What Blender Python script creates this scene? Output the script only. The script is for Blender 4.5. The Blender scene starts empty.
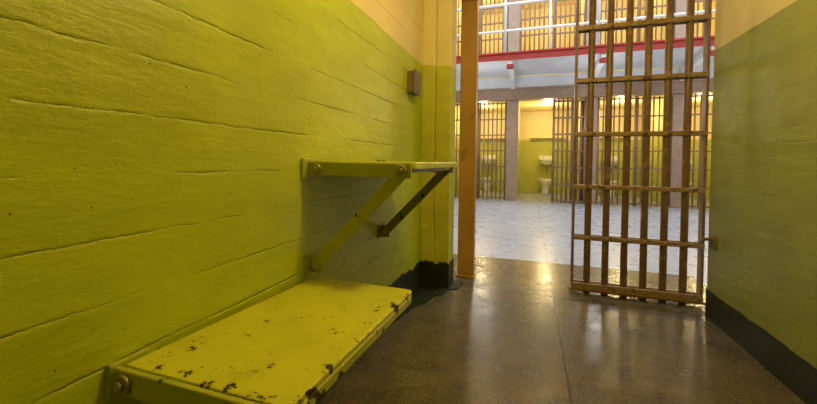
import bpy, bmesh, math, random
from mathutils import Vector, Matrix
random.seed(4)
sc = bpy.context.scene
try:
    sc.view_settings.view_transform = 'Standard'
except Exception as e:
    print(e)

# ------------------------------------------------------------ node helpers
def newmat(name):
    m = bpy.data.materials.new(name); m.use_nodes = True
    nt = m.node_tree
    b = nt.nodes.get('Principled BSDF')
    return m, nt, b
def N(nt, t, **kw):
    n = nt.nodes.new(t)
    for k, v in kw.items(): setattr(n, k, v)
    return n
def L(nt, a, b): nt.links.new(a, b)
def pos(nt): return N(nt, 'ShaderNodeNewGeometry').outputs['Position']
def mapping(nt, src, scale):
    mp = N(nt, 'ShaderNodeMapping'); mp.inputs['Scale'].default_value = scale
    L(nt, src, mp.inputs['Vector']); return mp.outputs['Vector']
def noise(nt, vec, scale, detail=4, rough=0.55):
    n = N(nt, 'ShaderNodeTexNoise'); n.inputs['Scale'].default_value = scale
    n.inputs['Detail'].default_value = detail; n.inputs['Roughness'].default_value = rough
    L(nt, vec, n.inputs['Vector']); return n.outputs['Fac']
def ramp(nt, fac, stops):
    r = N(nt, 'ShaderNodeValToRGB')
    els = r.color_ramp.elements
    while len(els) < len(stops): els.new(0.5)
    for e, (p, c) in zip(els, stops):
        e.position = p
        e.color = (c, c, c, 1) if not hasattr(c, '__len__') else (*c, 1)
    L(nt, fac, r.inputs['Fac']); return r.outputs['Color']
def mix(nt, fac, a, b, mode='MIX'):
    m = N(nt, 'ShaderNodeMix', data_type='RGBA', blend_type=mode)
    if hasattr(fac, 'links') or hasattr(fac, 'node'): L(nt, fac, m.inputs[0])
    else: m.inputs[0].default_value = fac
    for s, i in ((a, 6), (b, 7)):
        if hasattr(s, 'node'): L(nt, s, m.inputs[i])
        else: m.inputs[i].default_value = (*s, 1)
    return m.outputs[2]
def math_(nt, op, a, b=None):
    m = N(nt, 'ShaderNodeMath', operation=op)
    for s, i in ((a, 0), (b, 1)):
        if s is None: continue
        if hasattr(s, 'node'): L(nt, s, m.inputs[i])
        else: m.inputs[i].default_value = s
    return m.outputs[0]
def bump(nt, b, h, strength, dist, prev=None):
    n = N(nt, 'ShaderNodeBump'); n.inputs['Strength'].default_value = strength
    n.inputs['Distance'].default_value = dist
    L(nt, h, n.inputs['Height'])
    if prev is not None: L(nt, prev, n.inputs['Normal'])
    L(nt, n.outputs[0], b.inputs['Normal']); return n.outputs[0]
def sepz(nt, p):
    s = N(nt, 'ShaderNodeSeparateXYZ'); L(nt, p, s.inputs[0]); return s.outputs

PAINT_Z = 1.50
def wall_mat(name, low, up, board=0.112, groove=1.0, line=PAINT_Z, rough=0.42, phase=0.0):
    m, nt, b = newmat(name)
    p = pos(nt); s = sepz(nt, p)
    st = mapping(nt, p, (1, 1, 5))
    big = noise(nt, p, 1.6, 4, .6)
    blot = noise(nt, mapping(nt, p, (1, 1, 2.6)), 5, 6, .62)
    streak = noise(nt, st, 4, 6, .62)
    fine = noise(nt, mapping(nt, p, (1, 1, 1.6)), 55, 5, .65)
    zl = math_(nt, 'ADD', s[2], math_(nt, 'MULTIPLY', math_(nt, 'SUBTRACT', noise(nt, p, 9, 2), .5), .012))
    isup = math_(nt, 'GREATER_THAN', zl, line)
    lowc = mix(nt, ramp(nt, streak, [(.3, 0), (.7, 1)]), low, tuple(c*.86 for c in low))
    lowc = mix(nt, ramp(nt, big, [(.38, 0), (.65, .55)]), lowc, (low[0]*.72, low[1]*.70, low[2]*.8))
    lowc = mix(nt, ramp(nt, blot, [(.42, 0), (.70, .5)]), lowc, (low[0]*.66, low[1]*.62, low[2]*.7))
    upc = mix(nt, ramp(nt, big, [(.35, 0), (.7, 1)]), up, tuple(c*.85 for c in up))
    col = mix(nt, isup, lowc, upc)
    wob = math_(nt, 'MULTIPLY', math_(nt, 'SUBTRACT', noise(nt, mapping(nt, p, (1, 1, .3)), 5.0, 8, .76), .5), .026)
    f = math_(nt, 'FRACT', math_(nt, 'DIVIDE', math_(nt, 'ADD', math_(nt, 'ADD', s[2], phase), wob), board))
    d = math_(nt, 'ABSOLUTE', math_(nt, 'SUBTRACT', f, .5))
    g = ramp(nt, d, [(0.0, 1.0), (.022, .25), (.055, 0)])
    mod = ramp(nt, noise(nt, mapping(nt, p, (1, 1, 4)), 2.9, 6, .75), [(.44, .0), (.58, 1)])
    gm = math_(nt, 'MULTIPLY', g, mod)
    col = mix(nt, math_(nt, 'MULTIPLY', gm, .5*groove), col, (low[0]*.45, low[1]*.38, low[2]*.3))
    ch = ramp(nt, noise(nt, p, 60, 2), [(.745, 0), (.77, 1)])
    col = mix(nt, ch, col, (.14, .12, .02))
    L(nt, col, b.inputs['Base Color'])
    b.inputs['Roughness'].default_value = rough
    h = math_(nt, 'SUBTRACT', math_(nt, 'ADD', math_(nt, 'MULTIPLY', streak, .38), math_(nt, 'MULTIPLY', fine, .12)),
              math_(nt, 'MULTIPLY', gm, .50*groove))
    h = math_(nt, 'ADD', h, math_(nt, 'MULTIPLY', blot, .65))
    h = math_(nt, 'ADD', h, math_(nt, 'MULTIPLY', f, .22*groove))
    h = math_(nt, 'SUBTRACT', h, math_(nt, 'MULTIPLY', ch, .5))
    bump(nt, b, h, .75, .009)
    return m

def chipped(name, base, under=(.06, .03, .012), amt=.62, rough=.35, scale=18, bs=.2, edge=None):
    m, nt, b = newmat(name); p = pos(nt)
    n1 = noise(nt, p, scale, 6, .65); n2 = noise(nt, p, 4, 3)
    c = mix(nt, ramp(nt, n2, [(.3, 0), (.7, .6)]), base, tuple(x*.75 for x in base))
    if edge:
        s = sepz(nt, p); wear = None
        for ax, a0, a1, k in edge:
            mr = N(nt, 'ShaderNodeMapRange'); L(nt, s[ax], mr.inputs[0])
            mr.inputs[1].default_value = a0; mr.inputs[2].default_value = a1
            mr.inputs[3].default_value = 0; mr.inputs[4].default_value = k
            wear = mr.outputs[0] if wear is None else math_(nt, 'MAXIMUM', wear, mr.outputs[0])
        n1 = math_(nt, 'ADD', n1, wear)
    f = ramp(nt, n1, [(amt, 0), (amt+.02, 1)])
    if edge:
        f2 = ramp(nt, noise(nt, p, 75, 2, .5), [(.72, 0), (.735, 1)])
        halo = ramp(nt, n1, [(amt-.07, 0), (amt, .4)])
        c = mix(nt, halo, c, (base[0]*.7, base[1]*.58, base[2]*.5))
        dirt = ramp(nt, noise(nt, p, 9, 6, .7), [(.48, 0), (.75, .5)])
        c = mix(nt, dirt, c, (base[0]*.6, base[1]*.57, base[2]*.6))
        f = math_(nt, 'MAXIMUM', f, f2)
    c = mix(nt, f, c, under)
    L(nt, c, b.inputs['Base Color'])
    L(nt, ramp(nt, f, [(0, rough), (1, .8)]), b.inputs['Roughness'])
    h = math_(nt, 'SUBTRACT', math_(nt, 'MULTIPLY', noise(nt, p, 35, 4), .5), f)
    bump(nt, b, h, bs, .004)
    return m

def simple(name, base, rough=.5, metal=0, var=.25, scale=10):
    m, nt, b = newmat(name); p = pos(nt)
    c = mix(nt, ramp(nt, noise(nt, p, scale, 4), [(.3, 0), (.7, 1)]), base, tuple(x*(1-var) for x in base))
    L(nt, c, b.inputs['Base Color'])
    b.inputs['Roughness'].default_value = rough; b.inputs['Metallic'].default_value = metal
    return m

def floor_mat(name, c1, c2, cdark, rough=(.22, .5), seams=(), bs=.35, spk=.75, mids=.75):
    m, nt, b = newmat(name); p = pos(nt); s = sepz(nt, p)
    a = noise(nt, p, 1.6, 6, .6); sp = noise(nt, p, 60, 3, .6); mid = noise(nt, p, 6, 7, .68)
    c = mix(nt, ramp(nt, a, [(.35, 0), (.65, 1)]), c1, c2)
    c = mix(nt, ramp(nt, sp, [(.45, 0), (.68, spk)]), c, cdark)
    c = mix(nt, ramp(nt, mid, [(.42, 0), (.68, mids)]), c, cdark)
    wob = math_(nt, 'MULTIPLY', math_(nt, 'SUBTRACT', noise(nt, p, 6, 3), .5), .012)
    def joint(axis, at, w=.005):
        d = math_(nt, 'ABSOLUTE', math_(nt, 'SUBTRACT', math_(nt, 'ADD', axis, wob), at))
        return math_(nt, 'LESS_THAN', d, w)
    j = joint(s[0], .155)
    for at in seams: j = math_(nt, 'MAXIMUM', j, joint(s[1], at))
    j = math_(nt, 'MAXIMUM', j, joint(s[0], 1.95)); j = math_(nt, 'MAXIMUM', j, joint(s[0], -1.7))
    c = mix(nt, math_(nt, 'MULTIPLY', j, .8), c, tuple(x*.35 for x in cdark))
    L(nt, c, b.inputs['Base Color'])
    L(nt, ramp(nt, mid, [(.3, rough[0]), (.7, rough[1])]), b.inputs['Roughness'])
    h = math_(nt, 'SUBTRACT', math_(nt, 'ADD', math_(nt, 'MULTIPLY', sp, .15*spk), math_(nt, 'MULTIPLY', mid, .7)), j)
    bump(nt, b, h, bs, .008)
    return m

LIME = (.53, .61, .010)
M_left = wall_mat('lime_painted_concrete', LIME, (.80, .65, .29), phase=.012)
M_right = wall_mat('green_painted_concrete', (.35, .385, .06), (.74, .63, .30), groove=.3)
M_ceil = simple('cream_ceiling_paint', (.75, .64, .34), .7)
M_floor = floor_mat('cell_concrete', (.20, .155, .075), (.125, .097, .048), (.045, .036, .018), (.13, .32), (2.50,), .25, .6, .8)
M_hall = floor_mat('polished_hall_concrete', (.37, .38, .40), (.32, .33, .36), (.28, .29, .32), (.26, .30), (5.2, 7.1), .015, .0, .12)
M_base = chipped('dark_green_base_paint', (.020, .028, .010), (.16, .14, .03), .66, .4, 14)
M_seat = chipped('lime_enamel_steel', (.64, .66, .035), (.035, .020, .010), .67, .30, 22, .2,
                 [(0, -.385, -.335, .10), (1, .54, .46, .09)])
M_table = chipped('lime_table_steel', (.58, .61, .03), (.07, .035, .012), .71, .30, 20)
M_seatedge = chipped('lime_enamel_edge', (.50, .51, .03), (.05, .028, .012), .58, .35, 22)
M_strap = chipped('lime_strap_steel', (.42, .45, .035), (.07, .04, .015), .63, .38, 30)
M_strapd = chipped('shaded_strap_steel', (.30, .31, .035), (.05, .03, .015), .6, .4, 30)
M_bolt = simple('worn_bolt_steel', (.40, .36, .12), .4, .5)
M_post = chipped('ochre_painted_steel', (.47, .25, .045), (.32, .17, .04), .64, .42, 8, .1)
M_gate = chipped('rusty_brown_gate_paint', (.21, .115, .048), (.33, .20, .08), .58, .42, 20)
M_gateh = chipped('worn_gate_strap', (.34, .225, .09), (.16, .08, .03), .58, .4, 26)
M_jamb = wall_mat('pale_jamb_paint', (.62, .62, .05), (.80, .69, .31), groove=.15)
M_bar = chipped('brown_bar_paint', (.28, .16, .09), (.40, .27, .15), .62, .4)
M_beam = simple('mauve_beam_paint', (.40, .27, .18), .5)
M_white = simple('white_rail_paint', (.80, .80, .78), .4, 0, .1)
M_deck = simple('white_gallery_soffit', (.80, .81, .84), .6, 0, .15, 3)
M_red = simple('red_edge_paint', (.42, .02, .015), .45, 0, .2)
M_farwall = wall_mat('far_cell_paint', (.58, .60, .09), (.86, .74, .38), groove=.2)
M_cer = simple('white_porcelain', (.88, .88, .85), .15, 0, .05)
M_box = simple('grey_brown_box_paint', (.20, .15, .07), .5)
M_hallwall = simple('hall_plaster', (.66, .62, .50), .6, 0, .15, 2)

# ------------------------------------------------------------ mesh builder
class MB:
    def __init__(s): s.bm = bmesh.new(); s.mats = []
    def mi(s, m):
        if m not in s.mats: s.mats.append(m)
        return s.mats.index(m)
    def _fin(s, verts, m, mat4, smooth=False):
        bmesh.ops.transform(s.bm, matrix=mat4, verts=verts)
        idx = s.mi(m); fs = set(f for v in verts for f in v.link_faces)
        for f in fs: f.material_index = idx; f.smooth = smooth and len(f.verts) <= 4
    def box(s, x0, x1, y0, y1, z0, z1, m):
        r = bmesh.ops.create_cube(s.bm, size=1)
        M = Matrix.Translation(((x0+x1)/2, (y0+y1)/2, (z0+z1)/2)) @ Matrix.Diagonal((abs(x1-x0), abs(y1-y0), abs(z1-z0), 1))
        s._fin(r['verts'], m, M)
    def bar(s, p0, p1, w, t, m, side=Vector((0, 1, 0))):
        p0 = Vector(p0); p1 = Vector(p1); d = p1-p0; ln = d.length; d.normalize()
        sd = Vector(side); sd = (sd - d*sd.dot(d)).normalized(); o = d.cross(sd)
        r = bmesh.ops.create_cube(s.bm, size=1)
        R = Matrix((o, sd, d)).transposed().to_4x4()
        M = Matrix.Translation((p0+p1)/2) @ R @ Matrix.Diagonal((w, t, ln, 1))
        s._fin(r['verts'], m, M)
    def cyl(s, p0, p1, r, m, seg=12, r2=None):
        p0 = Vector(p0); p1 = Vector(p1); d = p1-p0
        q = bmesh.ops.create_cone(s.bm, cap_ends=True, segments=seg, radius1=r, radius2=r if r2 is None else r2, depth=d.length)
        M = Matrix.Translation((p0+p1)/2) @ d.to_track_quat('Z', 'Y').to_matrix().to_4x4()
        s._fin(q['verts'], m, M, True)
    def ball(s, c, r, m, sc_=(1, 1, 1)):
        q = bmesh.ops.create_uvsphere(s.bm, u_segments=14, v_segments=8, radius=r)
        s._fin(q['verts'], m, Matrix.Translation(c) @ Matrix.Diagonal((*sc_, 1)), True)
    def prism(s, pts, axis, a0, a1, m):
        def mk(p, a):
            return {'x': (a, p[0], p[1]), 'y': (p[0], a, p[1]), 'z': (p[0], p[1], a)}[axis]
        v0 = [s.bm.verts.new(mk(p, a0)) for p in pts]; v1 = [s.bm.verts.new(mk(p, a1)) for p in pts]
        fs = [s.bm.faces.new(v0), s.bm.faces.new(v1[::-1])]
        n = len(pts)
        for i in range(n): fs.append(s.bm.faces.new((v0[i], v1[i], v1[(i+1) % n], v0[(i+1) % n])))
        for f in fs: f.material_index = s.mi(m)
        bmesh.ops.recalc_face_normals(s.bm, faces=fs)
    def lathe(s, prof, c, m, sx=1, sy=1, seg=20):
        rings = []
        for r, z in prof:
            rings.append([s.bm.verts.new((c[0]+r*sx*math.cos(2*math.pi*i/seg), c[1]+r*sy*math.sin(2*math.pi*i/seg), c[2]+z)) for i in range(seg)])
        fs = []
        for a, b in zip(rings, rings[1:]):
            for i in range(seg): fs.append(s.bm.faces.new((a[i], a[(i+1) % seg], b[(i+1) % seg], b[i])))
        fs.append(s.bm.faces.new(rings[0])); fs.append(s.bm.faces.new(rings[-1]))
        for f in fs: f.material_index = s.mi(m); f.smooth = len(f.verts) == 4
        bmesh.ops.recalc_face_normals(s.bm, faces=fs)
    def done(s, name, bevel=0, seg=2):
        me = bpy.data.meshes.new(name); s.bm.to_mesh(me); s.bm.free()
        for m in s.mats: me.materials.append(m)
        o = bpy.data.objects.new(name, me); sc.collection.objects.link(o)
        if bevel:
            b = o.modifiers.new('bevel', 'BEVEL'); b.width = bevel; b.segments = seg; b.limit_method = 'ANGLE'
            b.angle_limit = math.radians(50)
        return o
def boxobj(name, dims, m, bevel=0):
    b = MB(); b.box(*dims, m); return b.done(name, bevel)

XL, XR = -.70, .965
YW = 2.36
YB = -1.0
CH = 2.15
# ------------------------------------------------------------ cell room shell
boxobj('floor', (-.9, 1.2, YB-.1, 3.35, -.1, 0), M_floor)
boxobj('floor_hall', (-6.5, 9, 3.35, 12, -.1, 0), M_hall)
boxobj('wall_left', (XL-.15, XL, YB, YW+.22, 0, CH), M_left)
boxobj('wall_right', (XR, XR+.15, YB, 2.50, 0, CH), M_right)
boxobj('wall_back', (XL-.15, XR+.15, YB-.1, YB, 0, CH), M_left)
boxobj('ceiling', (XL-.15, XR+.15, YB-.1, 2.75, CH, CH+.12), M_ceil)
b = MB()
b.box(XL, -.615, YW, YW+.22, 0, CH, M_jamb)
b.box(-.615, -.515, YW+.05, YW+.22, 0, CH, M_jamb)
b.done('wall_jamb', .004)
boxobj('trim_header', (XL, XR, 2.42, 2.58, 2.03, CH), M_jamb)

def ragged(name, along, a0, a1, fixed, thick, h, m, j=.008):
    b = MB(); n = int((a1-a0)/.025); pts = [(a0, 0)]; hh = 0
    for i in range(n+1):
        a = a0+(a1-a0)*i/n
        hh = hh*.7+random.uniform(-j, j)
        pts.append((a, h+hh))
    pts.append((a1, 0))
    b.prism(pts, along, fixed, fixed+thick, m)
    return b.done(name)
ragged('baseboard_right', 'x', YB, 2.50, XR-.004, .004, .155, M_base, .003)
ragged('baseboard_left', 'x', YB, YW, XL, .004, .185, M_base, .014)
b = MB()
def rag(b, axis, a0, a1, fx, t, h):
    n = max(3, int((a1-a0)/.012)); pts = [(a0, 0)]+[(a0+(a1-a0)*i/n, h+random.uniform(-.010, .010)) for i in range(n+1)]+[(a1, 0)]
    b.prism(pts, axis, fx, fx+t, M_base)
rag(b, 'y', XL+.004, -.612, YW-.004, .004, .19)
rag(b, 'y', -.615, -.512, YW+.046, .004, .17)
rag(b, 'x', YW+.05, YW+.22, -.515, .004, .165)
rag(b, 'x', YW, YW+.05, -.615, .004, .18)
b.done('baseboard_jamb')
# worn dark-painted fillet spreading onto the floor at the foot of the jamb
b = MB(); outl = [(-.69, 1.75), (-.655, 1.9), (-.63, 2.02), (-.585, 2.12), (-.57, 2.22), (-.525, 2.29), (-.50, 2.37), (-.455, 2.42), (-.44, 2.52), (-.45, 2.6)]
pts = []
for (x0, y0), (x1, y1) in zip(outl, outl[1:]):
    for k in range(4):
        pts.append((x0+(x1-x0)*k/4+random.uniform(-.006, .006), y0+(y1-y0)*k/4))
pts += [(-.45, 2.6), (-.69, 2.6)]
b.prism(pts, 'z', 0, .006, M_base)
b.done('trim_base_fillet')

# ------------------------------------------------------------ door post
b = MB()
PX0, PX1, PY = -.508, -.388, 2.70
b.box(PX0, PX1, PY, PY+.012, 0, 2.12, M_post)
b.box(PX0, PX0+.012, PY+.012, PY+.08, 0, 2.12, M_post)
b.box(PX1-.012, PX1, PY+.012, PY+.08, 0, 2.12, M_post)
b.box(PX0-.01, PX1+.01, PY-.01, PY+.09, 0, .012, M_post)
for z in (.10, 1.05, 1.95):
    b.cyl((PX0+.03, PY+.004, z), (PX0+.03, PY-.006, z), .010, M_post, 10)
b.done('door_post', .004)

# ------------------------------------------------------------ sliding gate
GY = 2.66
b = MB()
rails = [.05, .37, .705, 1.05, 1.40, 1.74, 2.08]
bars = [.365, .472, .580, .688, .796, .902]
GX0, GX1 = .268, .998
for x in bars: b.cyl((x, GY, .0), (x, GY, 2.12), .0205, M_gate, 16)
b.box(GX0, GX0+.014, GY-.03, GY+.03, .02, 2.12, M_gate)
b.box(GX1-.015, GX1, GY-.03, GY+.03, .02, 2.12, M_gate)
for i, z in enumerate(rails):
    hh = .014 if i else .022
    for sy in (-1, 1):
        y = GY+sy*.028
        b.box(GX0, GX1, y-.006, y+.006, z-hh, z+hh, M_gateh)
    b.box(GX0, GX1, GY-.022, GY+.022, z-.006, z+.006, M_gateh)
    for x in bars:
        b.ball((x, GY-.034, z), .008, M_gateh)
b.box(GX0-.01, GX1+.01, GY-.04, GY+.04, .02, .034, M_gate)
b.done('sliding_cell_gate', .003)

b = MB()
b.box(XR-.012, XR, 2.40, 2.46, .40, .47, M_box)
b.cyl((XR-.01, 2.43, .45), (XR-.05, 2.43, .45), .009, M_box, 10)
b.bar((XR-.045, 2.43, .455), (XR-.045, 2.47, .42), .016, .008, M_box, (1, 0, 0))
b.done('gate_latch', .003)

# ------------------------------------------------------------ electrical box on left wall
b = MB()
b.box(XL, XL+.045, 2.04, 2.16, 1.265, 1.39, M_box)
b.box(XL+.045, XL+.050, 2.032, 2.168, 1.257, 1.398, M_box)
b.cyl((XL+.05, 2.10, 1.29), (XL+.056, 2.10, 1.29), .007, M_bolt, 10)
b.cyl((XL+.05, 2.10, 1.365), (XL+.056, 2.10, 1.365), .007, M_bolt, 10)
b.done('electrical_box', .003)

# ------------------------------------------------------------ folding table
def slab(b, x0, x1, y0, y1, z0, z1, r, m):
    pts = [(x0, y0), ]
    for k in range(7):
        a = -math.pi/2 + k*math.pi/12; pts.append((x1-r+r*math.cos(a), y0+r+r*math.sin(a)))
    for k in range(7):
        a = k*math.pi/12; pts.append((x1-r+r*math.cos(a), y1-r+r*math.sin(a)))
    pts.append((x0, y1))
    b.prism(pts, 'z', z0, z1, m)
TY0, TY1, TZ, TX = 1.03, 1.75, .856, -.33
b = MB()
slab(b, XL+.012, TX, TY0+.012, TY1-.01, TZ-.022, TZ, .018, M_table)
b.box(TX-.02, TX-.014, TY0+.04, TY1-.04, TZ-.034, TZ-.02, M_strap)
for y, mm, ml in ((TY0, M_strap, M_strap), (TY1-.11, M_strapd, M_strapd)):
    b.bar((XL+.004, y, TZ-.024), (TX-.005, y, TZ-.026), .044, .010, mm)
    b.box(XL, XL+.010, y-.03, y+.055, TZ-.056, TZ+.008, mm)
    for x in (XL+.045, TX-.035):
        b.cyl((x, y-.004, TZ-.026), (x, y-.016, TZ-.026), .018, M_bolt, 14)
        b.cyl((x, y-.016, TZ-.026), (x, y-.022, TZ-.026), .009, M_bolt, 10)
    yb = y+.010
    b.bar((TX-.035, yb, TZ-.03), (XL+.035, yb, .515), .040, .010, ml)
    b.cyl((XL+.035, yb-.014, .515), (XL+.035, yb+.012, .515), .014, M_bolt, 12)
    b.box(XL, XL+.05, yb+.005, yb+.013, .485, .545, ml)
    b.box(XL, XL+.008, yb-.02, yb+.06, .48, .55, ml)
b.done('folding_table', .003)

# ------------------------------------------------------------ folding seat
SY0, SY1, SX = .440, 1.065, -.335
b = MB()
slab(b, XL+.015, SX, SY0+.014, SY1, -.034, 0, .02, M_seat)
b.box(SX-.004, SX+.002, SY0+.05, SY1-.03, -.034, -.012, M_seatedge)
for y in (SY0+.004, SY1-.12):
    zc = -.022 if y < .6 else -.056
    b.bar((XL+.004, y, zc), (SX-.03, y, zc), .044, .012, M_strap)
    b.box(XL, XL+.012, y-.012, y+.06, zc-.035, zc+.028, M_strap)
    b.cyl((XL+.040, y-.006, zc), (XL+.040, y-.014, zc), .018, M_bolt, 16)
    b.cyl((XL+.040, y-.014, zc), (XL+.040, y-.020, zc), .010, M_bolt, 6)
    b.cyl((SX-.06, y-.006, zc), (SX-.06, y-.016, zc), .014, M_bolt, 12)
    b.bar((SX-.06, y+.012, zc), (XL+.03, y+.012, zc-.30), .03, .010, M_strap)
    b.box(XL, XL+.01, y-.01, y+.05, zc-.34, zc-.26, M_strap)
    b.box(XL, XL+.05, y+.018, y+.026, zc-.33, zc-.27, M_strap)
o = b.done('folding_seat', .004)
tilt = math.atan2(.025, SY1-SY0)
o.matrix_world = Matrix.Translation((0, SY0, .489)) @ Matrix.Rotation(-tilt, 4, 'X') @ Matrix.Translation((0, -SY0, 0))

# ------------------------------------------------------------ facing cell block
FY = 8.6; FD = 2.5; PIT = 1.6
parts = [-.41+PIT*k for k in range(-3, 5)]
xa, xb = parts[0]-.1, parts[-1]+.1
for tier in (0, 1):
    z0 = 0 if tier == 0 else 2.92; z1 = z0+2.32
    for x in parts: boxobj('wall_cell_partition', (x-.10, x+.10, FY+.12, FY+FD, z0, z1), M_farwall)
    boxobj('wall_cell_rear', (xa, xb, FY+FD, FY+FD+.1, z0, z1), M_farwall)
    boxobj('ceiling_far_cells', (xa, xb, FY+.12, FY+FD+.1, z1, 2.92 if tier == 0 else 5.5), M_farwall)
b = MB()
for tier in (0, 1):
    z0 = 0 if tier == 0 else 2.92
    for x in parts: b.box(x-.13, x+.13, FY-.04, FY+.12, z0, z0+2.26, M_beam)
b.done('trim_cell_piers', .01)
b = MB()
b.box(xa, xb, FY-.08, FY+.12, 2.26, 2.52, M_beam); b.box(xa, xb, FY-.12, FY-.08, 2.26, 2.30, M_beam)
b.box(xa, xb, FY-.12, FY-.08, 2.48, 2.52, M_beam)
b.done('trim_lintel_beam', .006)
boxobj('trim_upper_lintel', (xa, xb, FY-.08, FY+.12, 5.18, 5.5), M_beam)
boxobj('trim_soffit_band', (xa, xb, FY-.08, FY+.12, 2.52, 2.76), M_deck)

def cellfront(k, tier, opened):
    b = MB()
    z0 = 0 if tier == 0 else 2.92; x0 = parts[k]+.13; x1 = parts[k+1]-.13; zt = z0+2.24
    dw = .70
    y = FY+.03
    def grille(xa, xb, y, z0, zt, r):
        n = max(3, int(round((xb-xa)/.095)))
        for i in range(n+1):
            x = xa+(xb-xa)*i/n
            b.cyl((x, y, z0+.0), (x, y, zt), r if 0 < i < n else r*1.4, M_bar, 8)
        for z in [z0+.04+(zt-z0-.08)*j/6 for j in range(7)]:
            b.box(xa-.01, xb+.01, y-.018, y+.018, z-.014, z+.014, M_bar)
    grille(x0+dw+.04, x1-.02, y, z0, zt, .015)
    if opened: grille(x0+dw+.04, x1+.02, y-.10, z0, zt, .017)
    else: grille(x0+.01, x0+dw, y-.06, z0, zt, .017)
    b.done('barred_cell_front')
for tier in (0, 1):
    for k in range(len(parts)-1): cellfront(k, tier, (tier == 0 and k == 3))

for k in range(1, 6):
    cx = (parts[k]+parts[k+1])/2 + .03
    yb = FY+FD
    b = MB()
    b.lathe([(.02, -.16), (.10, -.14), (.17, -.06), (.20, .0), (.19, .01), (.16, -.005), (.12, -.08), (.03, -.11)], (cx, yb-.22, .95), M_cer, 1.1, .9)
    b.box(cx-.20, cx+.20, yb-.05, yb-.002, .82, 1.06, M_cer)
    b.cyl((cx-.08, yb-.05, 1.0), (cx-.08, yb-.11, 1.0), .012, M_bolt, 8); b.cyl((cx+.08, yb-.05, 1.0), (cx+.08, yb-.11, 1.0), .012, M_bolt, 8)
    b.cyl((cx, yb-.2, .8), (cx, yb-.2, .60), .02, M_bolt, 8); b.cyl((cx, yb-.2, .61), (cx, yb-.002, .61), .02, M_bolt, 8)
    b.done('wall_sink', .004)
    b = MB()
    b.lathe([(.10, 0), (.11, .05), (.09, .18), (.16, .32), (.19, .38), (.19, .40), (.15, .40), (.11, .30), (.03, .24)], (cx-.02, yb-.30, 0), M_cer, 1, 1.2)
    b.box(cx-.10, cx+.06, yb-.12, yb-.002, .10, .38, M_cer)
    b.done('toilet', .004)
    if k in (2, 3, 4):
        b = MB()
        b.box(cx-.45, cx+.45, yb-.20, yb-.002, 1.55, 1.575, M_farwall)
        for xx in (cx-.4, cx+.4): b.prism([(yb-.002, 1.55), (yb-.16, 1.55), (yb-.002, 1.42)], 'x', xx-.01, xx+.01, M_farwall)
        b.done('wall_shelf')
GE = 7.15
boxobj('gallery_deck', (xa, xb, GE+.03, FY-.08, 2.79, 2.91), M_deck)
b = MB()
b.box(xa, xb, GE, GE+.03, 2.79, 2.93, M_red); b.box(xa, xb, GE-.03, GE, 2.90, 2.93, M_red)
b.done('trim_gallery_edge')
for x in parts:
    b = MB()
    pts = [(FY-.125, 2.50), (FY-.125, 2.79), (GE+.03, 2.79), (GE+.03, 2.72)]
    for k in range(8):
        a = k/7; pts.append((GE+.1+(FY-.24-GE)*a, 2.70-.18*a**2))
    b.prism(pts, 'x', x-.05, x+.05, M_white)
    b.box(x-.06, x+.06, GE+.03, GE+.20, 2.66, 2.72, M_red)
    b.done('gallery_bracket')
b = MB()
for z, r in ((3.36, .024), (3.86, .028)): b.cyl((xa, GE+.08, z), (xb, GE+.08, z), r, M_white, 10)
for x in parts:
    b.cyl((x-.1, GE+.08, 2.91), (x-.1, GE+.08, 5.4), .03, M_white, 10)
    b.cyl((x+.7, GE+.08, 2.91), (x+.7, GE+.08, 3.86), .02, M_white, 10)
b.done('gallery_railing')
boxobj('wall_hall_left', (-5.6, -5.4, 3.35, 11.3, 0, 7.4), M_hallwall)
boxobj('wall_block_front_left', (-6.5, XL-.15, 2.40, 2.58, 0, 7.4), M_hallwall)
boxobj('wall_block_front_right', (XR+.15, 9, 2.40, 2.50, 0, 7.4), M_hallwall)
boxobj('wall_block_front_above', (XL-.15, XR+.15, 2.80, 2.95, CH+.15, 7.4), M_hallwall)
boxobj('floor_block_edge_left', (-6.5, -.9, 2.3, 3.35, -.1, 0), M_hall)
boxobj('floor_block_edge_right', (1.2, 9, 2.3, 3.35, -.1, 0), M_hall)

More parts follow.
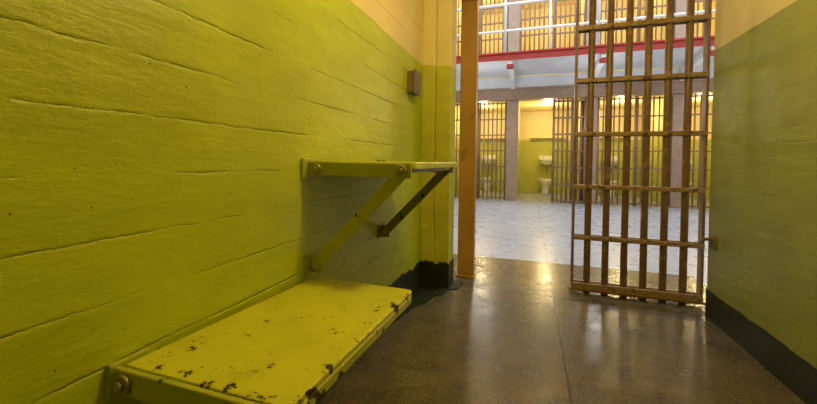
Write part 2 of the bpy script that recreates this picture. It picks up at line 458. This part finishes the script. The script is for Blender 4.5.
# ------------------------------------------------------------ lights
def area(name, loc, target, sx, sy, power, col):
    l = bpy.data.lights.new(name, 'AREA'); l.shape = 'RECTANGLE'; l.size = sx; l.size_y = sy
    l.energy = power; l.color = col
    o = bpy.data.objects.new(name, l); o.location = loc
    o.rotation_euler = (Vector(target)-Vector(loc)).to_track_quat('-Z', 'Y').to_euler(); sc.collection.objects.link(o); return o
def point(name, loc, power, col, r=.06):
    l = bpy.data.lights.new(name, 'POINT'); l.energy = power; l.color = col; l.shadow_soft_size = r
    o = bpy.data.objects.new(name, l); o.location = loc; sc.collection.objects.link(o); return o
point('cell_bulb', (.18, 1.15, 1.98), 31, (1, .77, .30), .05)
point('doorway_lamp', (.05, 3.12, 2.45), 22, (1, .78, .42), .08)
area('hall_skylight', (1.5, 5.6, 7.2), (1.5, 5.6, 0), 10, 2.2, 640, (.70, .82, 1.0))
area('far_block_fill', (1.5, 3.1, 5.2), (1.5, 8.6, 2.6), 10, 1.6, 190, (1, .90, .76))  # added fill that brightens the facing block; not an actual window
for x in (-2.8, -.9, 1.2, 3.2):
    point('soffit_fill', (x, 7.5, 2.1), 10, (.95, .96, 1.0), .08)  # added fill points to whiten the gallery underside; no fixtures hang here
for tier in (0, 1):
    for k in range(len(parts)-1):
        cx = (parts[k]+parts[k+1])/2
        point('far_cell_bulb', (cx, FY+1.1, (0 if tier == 0 else 2.92)+2.1), 36 if tier else 36, (1, .77, .38), .08)
w = bpy.data.worlds.new('world'); sc.world = w; w.use_nodes = True
w.node_tree.nodes['Background'].inputs[0].default_value = (.55, .65, .85, 1)
w.node_tree.nodes['Background'].inputs[1].default_value = .12

# ------------------------------------------------------------ camera
FPX = 365.0
cam = bpy.data.cameras.new('camera'); cam.sensor_width = 36; cam.lens = FPX/817*36
cam.shift_y = -.0409; cam.clip_start = .02
co = bpy.data.objects.new('camera', cam); sc.collection.objects.link(co)
yaw = math.radians(18.5); pitch = math.radians(1.2); roll = math.radians(.75)
Fw = Vector((-math.sin(yaw)*math.cos(pitch), math.cos(yaw)*math.cos(pitch), -math.sin(pitch)))
R = Vector((math.cos(yaw), math.sin(yaw), 0)); U = R.cross(Fw)
R2 = R*math.cos(roll)+U*math.sin(roll); U2 = -R*math.sin(roll)+U*math.cos(roll)
m = Matrix((R2, U2, -Fw)).transposed().to_4x4(); m.translation = (0, 0, .86)
co.matrix_world = m
sc.camera = co
